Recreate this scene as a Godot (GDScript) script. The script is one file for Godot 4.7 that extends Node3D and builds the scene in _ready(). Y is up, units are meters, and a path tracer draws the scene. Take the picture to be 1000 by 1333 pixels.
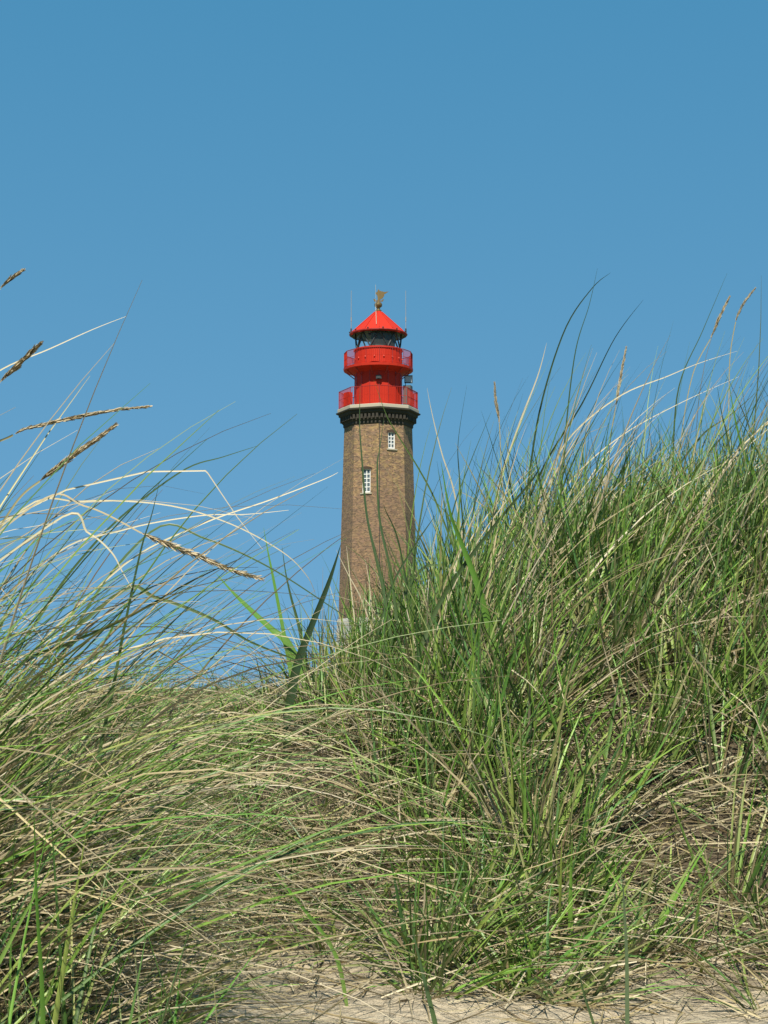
extends Node3D

# ---------------------------------------------------------------- helpers
var rng := RandomNumberGenerator.new()
var bump_noise := FastNoiseLite.new()
var patch_noise := FastNoiseLite.new()
const EYE := 0.45

func lin(r: float, g: float, b: float) -> Color:
	return Color(r, g, b).linear_to_srgb()

func mat(c: Color, rough := 0.8, metal := 0.0) -> StandardMaterial3D:
	var m := StandardMaterial3D.new()
	m.albedo_color = c
	m.roughness = rough
	m.metallic = metal
	return m

func begin(smooth := false) -> SurfaceTool:
	var st := SurfaceTool.new()
	st.begin(Mesh.PRIMITIVE_TRIANGLES)
	st.set_smooth_group(0 if smooth else -1)
	return st

func done(st: SurfaceTool, called: String, m: Material, parent: Node) -> MeshInstance3D:
	st.generate_normals()
	var o := MeshInstance3D.new()
	o.name = called
	o.mesh = st.commit()
	o.mesh.surface_set_material(0, m)
	parent.add_child(o, true)
	return o

func tag(o: Node, label := "", category := "", group := "", kind := "") -> void:
	if label: o.set_meta("label", label)
	if category: o.set_meta("category", category)
	if group: o.set_meta("group", group)
	if kind: o.set_meta("kind", kind)

# corners given clockwise as seen from outside
func quad(st: SurfaceTool, a: Vector3, b: Vector3, c: Vector3, d: Vector3, ua := Vector2.ZERO, ub := Vector2.ZERO, uc := Vector2.ZERO, ud := Vector2.ZERO) -> void:
	st.set_uv(ua); st.add_vertex(a)
	st.set_uv(ub); st.add_vertex(b)
	st.set_uv(uc); st.add_vertex(c)
	st.set_uv(ua); st.add_vertex(a)
	st.set_uv(uc); st.add_vertex(c)
	st.set_uv(ud); st.add_vertex(d)

func box(st: SurfaceTool, t: Transform3D, s: Vector3) -> void:
	var h := s * 0.5
	var p: Array[Vector3] = []
	for i in 8:
		p.append(t * Vector3(h.x if i & 1 else -h.x, h.y if i & 2 else -h.y, h.z if i & 4 else -h.z))
	quad(st, p[6], p[7], p[5], p[4])
	quad(st, p[3], p[2], p[0], p[1])
	quad(st, p[7], p[3], p[1], p[5])
	quad(st, p[2], p[6], p[4], p[0])
	quad(st, p[2], p[3], p[7], p[6])
	quad(st, p[4], p[5], p[1], p[0])

func ring(r: float, y: float, a: float) -> Vector3:
	return Vector3(r * sin(a), y, r * cos(a))

# profile runs upwards; from and to are angles, 0 faces the photographer
func lathe(st: SurfaceTool, profile: Array, n: int, phase := 0.0, sweep := TAU) -> void:
	for k in profile.size() - 1:
		var lo: Vector2 = profile[k]
		var hi: Vector2 = profile[k + 1]
		for i in n:
			var a := phase + sweep * i / n
			var b := phase + sweep * (i + 1) / n
			quad(st, ring(hi.x, hi.y, a), ring(hi.x, hi.y, b), ring(lo.x, lo.y, b), ring(lo.x, lo.y, a))

func tube(st: SurfaceTool, pts: Array, r0: float, r1: float, n := 6) -> void:
	var rings := []
	var side := Vector3.RIGHT
	for i in pts.size():
		var d: Vector3 = (pts[mini(i + 1, pts.size() - 1)] - pts[maxi(i - 1, 0)]).normalized()
		side = (side - d * side.dot(d))
		if side.length() < 0.1:
			side = Vector3.FORWARD - d * d.z * -1.0
		side = side.normalized()
		var other := d.cross(side)
		var row := []
		var r := lerpf(r0, r1, float(i) / maxf(1.0, pts.size() - 1.0))
		for k in n:
			var a := TAU * k / n
			row.append(pts[i] + (side * cos(a) + other * sin(a)) * r)
		rings.append(row)
	for i in rings.size() - 1:
		for k in n:
			var q := (k + 1) % n
			quad(st, rings[i][k], rings[i + 1][k], rings[i + 1][q], rings[i][q])
	for k in range(1, n - 1):
		quad(st, rings[0][0], rings[0][k], rings[0][k + 1], rings[0][k + 1])
		var e: Array = rings[-1]
		quad(st, e[0], e[k + 1], e[k], e[k])

func closed_ring(st: SurfaceTool, r: float, y: float, n: int, phase: float, thick: float) -> void:
	for i in n:
		tube(st, [ring(r, y, phase + TAU * i / n), ring(r, y, phase + TAU * (i + 1) / n)], thick, thick, 5)

# ---------------------------------------------------------------- the lie of the land (d is the distance in front of the photographer)
func height(x: float, d: float) -> float:
	var wr := smoothstep(-0.42, 0.42, x)
	var face := smoothstep(2.35, 3.9, d)
	var crest := lerpf(0.335, 0.62, wr) + 0.11 * smoothstep(0.3, 1.0, x)
	var h := face * crest
	# a low bank on the left, nearer to the path
	var bank := smoothstep(-0.12, -0.62, x) * smoothstep(0.55, 1.5, d) * (1.0 - smoothstep(1.9, 2.9, d))
	h = maxf(h, 0.0) + bank * 0.22
	h += 0.03 * bump_noise.get_noise_2d(x * 1.0, d) * smoothstep(0.4, 1.5, d) * (1.0 - smoothstep(20.0, 40.0, d))
	h += 0.01 * bump_noise.get_noise_2d(x * 5.0 + 40.0, d * 5.0) * (1.0 - smoothstep(10.0, 20.0, d))
	h += 0.007 * bump_noise.get_noise_2d(x * 14.0 + 90.0, d * 14.0) * (1.0 - smoothstep(4.0, 6.0, d))
	# behind the crest the dune runs down to the plain
	h -= smoothstep(5.2, 22.0, d) * 2.6
	var far := maxf(absf(x) - 4.0, 0.0)
	h -= 0.2 * (1.0 - exp(-far * 0.1))
	return h

func ground_at(x: float, d: float) -> Vector3:
	return Vector3(x, height(x, d), -d)

# ---------------------------------------------------------------- grass: blades collected into one sheet of leaves
var gv := PackedVector3Array()
var gn := PackedVector3Array()
var gc := PackedColorArray()
var gi := PackedInt32Array()

func rows_to_mesh() -> ArrayMesh:
	var a := []
	a.resize(Mesh.ARRAY_MAX)
	a[Mesh.ARRAY_VERTEX] = gv
	a[Mesh.ARRAY_NORMAL] = gn
	a[Mesh.ARRAY_COLOR] = gc
	a[Mesh.ARRAY_INDEX] = gi
	var m := ArrayMesh.new()
	m.add_surface_from_arrays(Mesh.PRIMITIVE_TRIANGLES, a)
	gv = PackedVector3Array(); gn = PackedVector3Array(); gc = PackedColorArray(); gi = PackedInt32Array()
	return m

func grass_object(called: String, m: Material, parent: Node = self) -> MeshInstance3D:
	var o := MeshInstance3D.new()
	o.name = called
	o.mesh = rows_to_mesh()
	o.mesh.surface_set_material(0, m)
	parent.add_child(o, true)
	return o

# a folded leaf: p root, dir the way it leaves the root, bend the pull on it (gravity and wind), w full width
func blade(p: Vector3, dir: Vector3, bend: Vector3, length: float, w: float, rows: int, c0: Color, c1: Color, twist: float, kink := -1.0, floor_it := false) -> void:
	var side := dir.cross(Vector3(rng.randf_range(-1, 1), rng.randf_range(-1, 1), rng.randf_range(-1, 1)))
	if side.length() < 0.01:
		side = dir.cross(Vector3.RIGHT)
	side = side.normalized()
	var step := length / (rows - 1)
	var first := gv.size()
	var kinked := false
	for i in rows:
		var s := float(i) / (rows - 1)
		side = (side - dir * side.dot(dir)).normalized()
		side = side.rotated(dir, twist / rows)
		var n := dir.cross(side)
		var half := 0.5 * w * minf(1.0, 0.55 + s * 3.0) * (1.0 - pow(s, 1.9)) + 0.0002
		if floor_it:
			p.y = maxf(p.y, height(p.x, -p.z) + 0.004)
		gv.append(p - side * half)
		gv.append(p - n * half * 0.55)
		gv.append(p + side * half)
		gn.append((n - side * 0.5).normalized())
		gn.append(n)
		gn.append((n + side * 0.5).normalized())
		var c := c0.lerp(c1, s)
		gc.append(c); gc.append(c); gc.append(c)
		p += dir * step
		if kink >= 0.0 and s > kink and not kinked:
			kinked = true
			dir = (dir + Vector3(rng.randf_range(-0.4, 1.0), -1.3, rng.randf_range(-0.5, 0.5))).normalized()
		else:
			dir = (dir + bend * (step * (0.35 + 1.3 * s))).normalized()
	for i in rows - 1:
		var a := first + i * 3
		for k in 2:
			gi.append(a + k); gi.append(a + k + 4); gi.append(a + k + 3)
			gi.append(a + k); gi.append(a + k + 1); gi.append(a + k + 4)

const GREENS := [Color(0.135, 0.300, 0.036), Color(0.080, 0.215, 0.032), Color(0.095, 0.215, 0.065), Color(0.190, 0.350, 0.048), Color(0.034, 0.100, 0.024), Color(0.260, 0.350, 0.072)]
const STRAWS := [Color(0.50, 0.42, 0.24), Color(0.38, 0.31, 0.155), Color(0.42, 0.375, 0.26), Color(0.27, 0.21, 0.105), Color(0.56, 0.50, 0.345), Color(0.15, 0.11, 0.06), Color(0.20, 0.17, 0.09)]

func tone(list: Array) -> Color:
	var a: Color = list[rng.randi() % list.size()]
	var b: Color = list[rng.randi() % list.size()]
	var c := a.lerp(b, rng.randf() * 0.6)
	var k := rng.randf_range(0.82, 1.18)
	return Color(c.r * k, c.g * k, c.b * k)

# one tuft: leaves that fan out of one root and lean with the wind
func tuft(x: float, d: float, count: int, tall: float, dead: float, lean: Vector3, spread: float, width: float, sag := 1.0, chaos := 0.12) -> void:
	var root := 0.020 + 0.0005 * count
	for i in count:
		var a := rng.randf() * TAU
		var r := root * sqrt(rng.randf())
		var bx := x + cos(a) * r
		var bd := d + sin(a) * r
		var p := ground_at(bx, bd) - Vector3(0, 0.01, 0)
		var is_dead := rng.randf() < dead
		var out := Vector3(cos(a), 0, -sin(a)) * (0.15 + spread * rng.randf()) + Vector3(rng.randf_range(-1, 1), 0, rng.randf_range(-1, 1)) * chaos
		var len := tall * (0.45 + 0.6 * rng.randf())
		var dir := Vector3(0, 1.0 - chaos * rng.randf(), 0) + out + lean * rng.randf_range(0.4 - chaos, 1.2 + chaos)
		var bend := lean * rng.randf_range(0.5 - chaos, 1.8 + chaos) + Vector3(rng.randf_range(-1, 1), rng.randf_range(-1, 1), rng.randf_range(-1, 1)) * chaos * 2.0 + Vector3(0, -rng.randf_range(0.2, 1.4) * sag, 0) + out * 0.8
		if is_dead:
			dir += (out + lean * 0.5) * rng.randf_range(0.2, 1.6)
			bend += Vector3(0, -rng.randf_range(0.0, 2.4) * sag, 0) + lean * 0.6
			len *= rng.randf_range(0.6, 1.05)
		var c0: Color
		var c1: Color
		if is_dead:
			c0 = tone(STRAWS)
			c1 = c0.lerp(tone(STRAWS), 0.5)
		else:
			c1 = tone(GREENS)
			c0 = c1.lerp(Color(0.30, 0.29, 0.12), rng.randf_range(0.05, 0.5))
			if rng.randf() < 0.22:
				c1 = c1.lerp(Color(0.42, 0.35, 0.18), rng.randf_range(0.4, 0.9))
		var kink := rng.randf_range(0.35, 0.8) if is_dead and rng.randf() < 0.2 else -1.0
		blade(p, dir.normalized(), bend, len, width * rng.randf_range(0.55, 1.25) * (0.75 if is_dead else 1.0), 8, c0, c1, rng.randf_range(-2.2, 2.2), kink)

# dead leaves lying about
func litter(x: float, d: float, len: float, lift: float, c: Color, w: float) -> void:
	var a := rng.randf() * TAU
	var p := ground_at(x, d) + Vector3(0, lift, 0)
	var dir := Vector3(cos(a), rng.randf_range(-0.25, 0.4), sin(a)).normalized()
	var bend := Vector3(rng.randf_range(-2, 2), rng.randf_range(-2.5, 0.6), rng.randf_range(-2, 2))
	blade(p, dir, bend, len, w, 6, c, c.lerp(tone(STRAWS), 0.4), rng.randf_range(-2, 2), -1.0, true)
const LONE := [
	["blade", "tall dark blade curving right, its tip the highest above the right dune", "dark", 0.0075, 0, [Vector3(0.323,0.702,-3.900),Vector3(0.355,0.954,-3.892),Vector3(0.388,1.146,-3.884),Vector3(0.448,1.331,-3.876),Vector3(0.515,1.432,-3.868),Vector3(0.560,1.469,-3.860)]],
	["blade", "thin dark blade beside the tallest one, upright then leaning slightly right", "dark", 0.0055, 0, [Vector3(0.421,0.811,-3.860),Vector3(0.441,1.056,-3.848),Vector3(0.467,1.263,-3.835),Vector3(0.501,1.378,-3.822),Vector3(0.521,1.467,-3.810)]],
	["blade", "long straight dark blade slanting right over the middle of the right dune", "dark", 0.0073, 0, [Vector3(0.313,0.811,-3.860),Vector3(0.391,0.989,-3.837),Vector3(0.480,1.134,-3.815),Vector3(0.557,1.288,-3.792),Vector3(0.625,1.379,-3.770)]],
	["blade", "dark blade leaning right near the brown seed head at the right edge", "dark", 0.0066, 0, [Vector3(0.696,0.777,-3.900),Vector3(0.709,0.963,-3.900),Vector3(0.729,1.184,-3.900),Vector3(0.793,1.333,-3.900),Vector3(0.857,1.479,-3.900)]],
	["seed", "slim brown seed head on a stalk leaning right beside a dark blade", "seed", 0.0131, 3, [Vector3(0.717,0.891,-3.900),Vector3(0.735,1.080,-3.892),Vector3(0.764,1.223,-3.884),Vector3(0.806,1.306,-3.876),Vector3(0.829,1.360,-3.868),Vector3(0.851,1.405,-3.860)]],
	["seed", "pale thin seed head highest at the right edge of the dune", "seedpale", 0.0111, 3, [Vector3(0.846,0.929,-3.900),Vector3(0.850,1.163,-3.882),Vector3(0.852,1.267,-3.864),Vector3(0.863,1.342,-3.846),Vector3(0.879,1.382,-3.828),Vector3(0.902,1.414,-3.810)]],
	["seed", "pale narrow upright seed head over the middle of the right dune", "seedpale", 0.0129, 2, [Vector3(0.542,0.924,-3.860),Vector3(0.552,1.054,-3.848),Vector3(0.564,1.130,-3.835),Vector3(0.575,1.201,-3.822),Vector3(0.587,1.267,-3.810)]],
	["seed", "small straw seed head standing left of the pale straw bundle", "seedpale", 0.0128, 2, [Vector3(0.289,0.821,-3.810),Vector3(0.282,0.972,-3.800),Vector3(0.277,1.081,-3.790),Vector3(0.269,1.128,-3.780),Vector3(0.265,1.172,-3.770)]],
	["blade", "thick pale straw leaf rising above the left end of the right dune", "pale", 0.0111, 0, [Vector3(0.261,0.774,-3.860),Vector3(0.276,0.922,-3.848),Vector3(0.327,1.081,-3.835),Vector3(0.373,1.201,-3.822),Vector3(0.395,1.282,-3.810)]],
	["blade", "white straw arching far right over the right dune, the uppermost arch", "pale", 0.0055, 0, [Vector3(0.374,0.905,-3.860),Vector3(0.448,1.050,-3.842),Vector3(0.570,1.152,-3.824),Vector3(0.684,1.198,-3.806),Vector3(0.759,1.227,-3.788),Vector3(0.848,1.253,-3.770)]],
	["blade", "white straw arching right, just beneath the uppermost arch", "pale", 0.0055, 0, [Vector3(0.373,0.793,-3.860),Vector3(0.447,0.941,-3.848),Vector3(0.571,1.054,-3.835),Vector3(0.717,1.135,-3.822),Vector3(0.861,1.199,-3.810)]],
	["blade", "dark broad blade slanting up to the right edge", "dark", 0.0083, 0, [Vector3(0.614,0.774,-3.860),Vector3(0.678,0.924,-3.848),Vector3(0.768,1.054,-3.835),Vector3(0.838,1.105,-3.822),Vector3(0.909,1.167,-3.810)]],
	["blade", "dark blade leaning left near the right edge, its base in the grass", "dark", 0.0071, 0, [Vector3(0.860,0.619,-3.730),Vector3(0.836,0.852,-3.718),Vector3(0.805,1.034,-3.705),Vector3(0.791,1.085,-3.692),Vector3(0.779,1.150,-3.680)]],
	["blade", "bright green broad leaf leaning left at the right edge", "lime", 0.0156, 0, [Vector3(0.893,0.755,-3.630),Vector3(0.861,0.894,-3.620),Vector3(0.822,0.982,-3.610),Vector3(0.801,1.060,-3.600),Vector3(0.787,1.138,-3.590)]],
	["blade", "long dark blade leaning left across the right dune grass", "dark", 0.0070, 0, [Vector3(0.759,0.564,-3.680),Vector3(0.697,0.768,-3.667),Vector3(0.636,0.901,-3.655),Vector3(0.601,0.968,-3.643),Vector3(0.565,1.045,-3.630)]],
	["blade", "long dark arched blade falling right across the middle of the right dune", "dark", 0.0078, 0, [Vector3(0.080,0.714,-3.680),Vector3(0.132,0.726,-3.652),Vector3(0.204,0.681,-3.624),Vector3(0.331,0.565,-3.596),Vector3(0.384,0.509,-3.568),Vector3(0.436,0.452,-3.540)]],
	["blade", "broad dark leaf slanting right beside the bright green leaf", "dark", 0.0109, 0, [Vector3(0.111,0.616,-3.300),Vector3(0.170,0.707,-3.275),Vector3(0.239,0.795,-3.250),Vector3(0.300,0.868,-3.225),Vector3(0.318,0.898,-3.200)]],
	["blade", "broad bright green leaf at the left end of the right dune", "lime", 0.0219, 0, [Vector3(0.222,0.552,-3.300),Vector3(0.192,0.658,-3.275),Vector3(0.157,0.746,-3.250),Vector3(0.134,0.805,-3.225),Vector3(0.115,0.905,-3.200)]],
	["blade", "white thin blade leaning left in the sky right of the tower", "pale", 0.0065, 0, [Vector3(0.195,0.774,-3.860),Vector3(0.170,0.922,-3.848),Vector3(0.140,1.015,-3.835),Vector3(0.117,1.107,-3.822),Vector3(0.104,1.171,-3.810)]],
	["blade", "slender dark upright blade left of the small straw seed head", "dark", 0.0055, 0, [Vector3(0.197,0.774,-3.860),Vector3(0.183,0.956,-3.843),Vector3(0.180,1.045,-3.827),Vector3(0.201,1.180,-3.810)]],
	["blade", "slender dark blade leaning right, crossing the slender upright one", "dark", 0.0055, 0, [Vector3(0.138,0.733,-3.810),Vector3(0.167,0.877,-3.797),Vector3(0.208,0.989,-3.783),Vector3(0.257,1.107,-3.770)]],
	["seed", "seed head at the left edge, the highest of all on the left", "seed", 0.0072, 2, [Vector3(-0.482,0.801,-1.700),Vector3(-0.439,0.856,-1.688),Vector3(-0.411,0.875,-1.675),Vector3(-0.397,0.882,-1.662),Vector3(-0.383,0.887,-1.650)]],
	["blade", "pale straw reaching right from the left edge, highest of the left straws", "pale", 0.0027, 0, [Vector3(-0.450,0.742,-1.650),Vector3(-0.400,0.778,-1.637),Vector3(-0.347,0.798,-1.625),Vector3(-0.300,0.816,-1.613),Vector3(-0.263,0.827,-1.600)]],
	["seed", "thick brown seed head entering from the left edge beneath the highest one", "seed", 0.0097, 2, [Vector3(-0.450,0.662,-1.600),Vector3(-0.414,0.721,-1.575),Vector3(-0.378,0.749,-1.550),Vector3(-0.350,0.766,-1.525),Vector3(-0.329,0.776,-1.500)]],
	["seed", "long thin grey seed head arching right over the left grass", "seed", 0.0063, 1, [Vector3(-0.489,0.689,-1.800),Vector3(-0.418,0.733,-1.780),Vector3(-0.381,0.741,-1.760),Vector3(-0.336,0.747,-1.740),Vector3(-0.293,0.751,-1.720),Vector3(-0.255,0.751,-1.700)]],
	["seed", "thick brown seed head slanting right over the left grass", "seed", 0.0111, 2, [Vector3(-0.434,0.576,-1.700),Vector3(-0.391,0.644,-1.683),Vector3(-0.362,0.666,-1.667),Vector3(-0.340,0.678,-1.650),Vector3(-0.317,0.691,-1.633),Vector3(-0.295,0.702,-1.617),Vector3(-0.274,0.713,-1.600)]],
	["blade", "long thin dark blade slanting right to the farthest tip of the left grass", "dark", 0.0038, 0, [Vector3(-0.423,0.550,-2.000),Vector3(-0.372,0.614,-1.980),Vector3(-0.319,0.664,-1.960),Vector3(-0.245,0.715,-1.940),Vector3(-0.196,0.728,-1.920),Vector3(-0.151,0.739,-1.900)]],
	["blade", "bleached straw with a sharp broken bend pointing down left of the tower", "palek", 0.0028, 0, [Vector3(-0.435,0.636,-1.800),Vector3(-0.361,0.673,-1.800),Vector3(-0.269,0.694,-1.800),Vector3(-0.203,0.695,-1.800),Vector3(-0.200,0.692,-1.800),Vector3(-0.167,0.643,-1.800),Vector3(-0.137,0.605,-1.800)]],
	["blade", "bleached straw in a long flat arch falling towards the tower foot", "pale", 0.0028, 0, [Vector3(-0.418,0.645,-1.800),Vector3(-0.346,0.662,-1.817),Vector3(-0.254,0.660,-1.833),Vector3(-0.180,0.640,-1.850),Vector3(-0.119,0.608,-1.867),Vector3(-0.091,0.581,-1.883),Vector3(-0.081,0.559,-1.900)]],
	["seed", "ragged dry seed head drooping right beneath the broken straw", "ragged", 0.0074, 2, [Vector3(-0.378,0.642,-1.700),Vector3(-0.320,0.643,-1.700),Vector3(-0.259,0.614,-1.700),Vector3(-0.230,0.602,-1.700),Vector3(-0.199,0.590,-1.700),Vector3(-0.164,0.575,-1.700),Vector3(-0.133,0.566,-1.700)]],
	["blade", "dark upright blade crossing the left straws", "dark", 0.0047, 0, [Vector3(-0.276,0.462,-1.650),Vector3(-0.265,0.514,-1.637),Vector3(-0.248,0.590,-1.625),Vector3(-0.236,0.624,-1.613),Vector3(-0.227,0.655,-1.600)]],
	["blade", "long dark blade rising right from the left edge to the drooping head", "dark", 0.0043, 0, [Vector3(-0.413,0.471,-1.800),Vector3(-0.354,0.499,-1.800),Vector3(-0.291,0.527,-1.800),Vector3(-0.225,0.565,-1.800),Vector3(-0.191,0.582,-1.800),Vector3(-0.160,0.596,-1.800)]],
	["blade", "dark broad blade falling right towards the dark broad leaf in the gap", "dark", 0.0063, 0, [Vector3(-0.370,0.576,-2.200),Vector3(-0.312,0.572,-2.200),Vector3(-0.239,0.545,-2.200),Vector3(-0.185,0.513,-2.200),Vector3(-0.121,0.487,-2.200),Vector3(-0.105,0.474,-2.200)]],
	["blade", "long dark blade falling right across the foot of the tower", "dark", 0.0076, 0, [Vector3(-0.507,0.795,-3.500),Vector3(-0.394,0.776,-3.500),Vector3(-0.253,0.713,-3.500),Vector3(-0.103,0.617,-3.500),Vector3(0.020,0.535,-3.500),Vector3(0.067,0.498,-3.500)]],
	["blade", "short white straw curving down in the left straws", "pale", 0.0029, 0, [Vector3(-0.312,0.605,-1.500),Vector3(-0.279,0.595,-1.500),Vector3(-0.257,0.577,-1.500),Vector3(-0.246,0.558,-1.500),Vector3(-0.237,0.543,-1.500)]],
	["blade", "olive straw slanting right across the sky towards the tower window", "pale", 0.0029, 0, [Vector3(-0.337,0.594,-2.000),Vector3(-0.235,0.652,-2.000),Vector3(-0.144,0.685,-2.000),Vector3(-0.079,0.710,-2.000),Vector3(-0.058,0.720,-2.000)]],
	["blade", "flat white straw pointing right beneath the olive one", "pale", 0.0027, 0, [Vector3(-0.403,0.600,-1.900),Vector3(-0.312,0.637,-1.900),Vector3(-0.223,0.654,-1.900),Vector3(-0.165,0.656,-1.900),Vector3(-0.114,0.661,-1.900)]],
	["reed", "broad dark green leaf standing in the gap left of the tower foot", "deep", 0.0278, 0, [Vector3(-0.195,0.442,-3.400),Vector3(-0.182,0.503,-3.400),Vector3(-0.157,0.572,-3.400),Vector3(-0.123,0.658,-3.400),Vector3(-0.105,0.711,-3.400),Vector3(-0.092,0.755,-3.400)]],
	["reed", "broad bright green leaf slanting left beside the dark broad leaf", "lime", 0.0297, 0, [Vector3(-0.191,0.493,-3.630),Vector3(-0.223,0.556,-3.630),Vector3(-0.253,0.580,-3.630),Vector3(-0.314,0.636,-3.630),Vector3(-0.349,0.671,-3.630),Vector3(-0.383,0.709,-3.630)]],
	["reed", "narrow bright green leaf upright between the slanting and the dark leaf", "lime", 0.0140, 0, [Vector3(-0.212,0.493,-3.630),Vector3(-0.232,0.597,-3.630),Vector3(-0.253,0.702,-3.630),Vector3(-0.264,0.755,-3.630),Vector3(-0.275,0.813,-3.630)]],
	["blade", "dark narrow leaf upright next to the broad dark leaf", "dark", 0.0124, 0, [Vector3(-0.176,0.476,-3.680),Vector3(-0.194,0.582,-3.680),Vector3(-0.214,0.656,-3.680),Vector3(-0.227,0.714,-3.680),Vector3(-0.236,0.775,-3.680)]],
	["blade", "long dark blade in front of the tower touching the lower window", "dark", 0.0084, 0, [Vector3(0.020,0.525,-3.500),Vector3(-0.002,0.664,-3.500),Vector3(-0.020,0.744,-3.500),Vector3(-0.039,0.835,-3.500),Vector3(-0.049,0.955,-3.500),Vector3(-0.054,1.029,-3.500),Vector3(-0.053,1.121,-3.500)]],
	["blade", "dark curved blade up the middle of the tower front", "dark", 0.0085, 0, [Vector3(0.041,0.492,-3.540),Vector3(0.029,0.594,-3.540),Vector3(0.014,0.708,-3.540),Vector3(-0.010,0.824,-3.540),Vector3(-0.015,0.940,-3.540),Vector3(-0.010,0.980,-3.540),Vector3(0.000,1.050,-3.540)]],
	["blade", "thin green blade slanting right from the lantern gallery to the dune", "green", 0.0052, 0, [Vector3(0.175,0.720,-3.630),Vector3(0.121,0.865,-3.622),Vector3(0.081,0.943,-3.614),Vector3(0.030,1.025,-3.606),Vector3(0.004,1.072,-3.598),Vector3(-0.023,1.147,-3.590)]],
	["blade", "short dark blade leaning left on the lower right of the tower", "dark", 0.0069, 0, [Vector3(0.060,0.561,-3.590),Vector3(0.048,0.692,-3.590),Vector3(0.029,0.790,-3.590),Vector3(0.003,0.849,-3.590),Vector3(0.000,0.865,-3.590)]],
	["blade", "pale straw leaning left at the lower left corner of the tower", "pale", 0.0052, 0, [Vector3(-0.017,0.545,-3.630),Vector3(-0.049,0.644,-3.630),Vector3(-0.084,0.711,-3.630),Vector3(-0.109,0.762,-3.630)]],
	["blade", "pale short straw upright at the lower left of the tower", "pale", 0.0053, 0, [Vector3(-0.060,0.529,-3.680),Vector3(-0.073,0.651,-3.680),Vector3(-0.080,0.714,-3.680),Vector3(-0.087,0.775,-3.680)]],
	["blade", "pale short straw upright low on the middle of the tower", "pale", 0.0053, 0, [Vector3(-0.018,0.529,-3.680),Vector3(-0.030,0.647,-3.680),Vector3(-0.035,0.697,-3.680),Vector3(-0.044,0.746,-3.680)]],
	["blade", "bright green upright blade along the right edge of the tower", "green", 0.0069, 0, [Vector3(0.069,0.476,-3.590),Vector3(0.064,0.596,-3.590),Vector3(0.066,0.711,-3.590),Vector3(0.069,0.777,-3.590),Vector3(0.073,0.838,-3.590)]],
	["blade", "dark blade slanting right off the lower right edge of the tower", "dark", 0.0068, 0, [Vector3(-0.017,0.560,-3.540),Vector3(0.020,0.679,-3.540),Vector3(0.072,0.769,-3.540),Vector3(0.094,0.802,-3.540),Vector3(0.118,0.836,-3.540)]],
	["blade", "tall bright green blade standing at the lower left corner of the picture", "lime", 0.0062, 0, [Vector3(-0.248,0.180,-1.200),Vector3(-0.248,0.237,-1.188),Vector3(-0.250,0.293,-1.175),Vector3(-0.250,0.343,-1.162),Vector3(-0.249,0.374,-1.150)]],
	["blade", "straw leaf slanting down right in the lower left grass", "straw", 0.0034, 0, [Vector3(-0.373,0.381,-1.400),Vector3(-0.332,0.354,-1.400),Vector3(-0.298,0.325,-1.400),Vector3(-0.264,0.296,-1.400),Vector3(-0.229,0.265,-1.400)]],
	["blade", "long straw arching right across the lower left grass", "straw", 0.0027, 0, [Vector3(-0.370,0.276,-1.400),Vector3(-0.330,0.286,-1.400),Vector3(-0.281,0.281,-1.400),Vector3(-0.231,0.265,-1.400),Vector3(-0.217,0.259,-1.400)]],
	["blade", "grey green blade standing alone before the sand at lower right", "greyg", 0.0058, 0, [Vector3(0.259,0.088,-1.750),Vector3(0.257,0.163,-1.733),Vector3(0.253,0.217,-1.717),Vector3(0.249,0.255,-1.700)]],
	["blade", "dark green leaf leaning left over the sand at bottom middle", "dark", 0.0062, 0, [Vector3(0.051,0.119,-1.600),Vector3(0.042,0.156,-1.600),Vector3(0.034,0.189,-1.600),Vector3(0.027,0.218,-1.600)]],
	["blade", "green leaf slanting left over the pale straw mat", "lime", 0.0066, 0, [Vector3(-0.081,0.099,-2.300),Vector3(-0.125,0.154,-2.300),Vector3(-0.163,0.202,-2.300),Vector3(-0.194,0.228,-2.300)]],
	["blade", "dark thin blade leaning left on the sand left of the grey green one", "dark", 0.0038, 0, [Vector3(0.261,0.019,-2.000),Vector3(0.254,0.046,-2.000),Vector3(0.243,0.082,-2.000),Vector3(0.236,0.119,-2.000)]],
]

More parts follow.
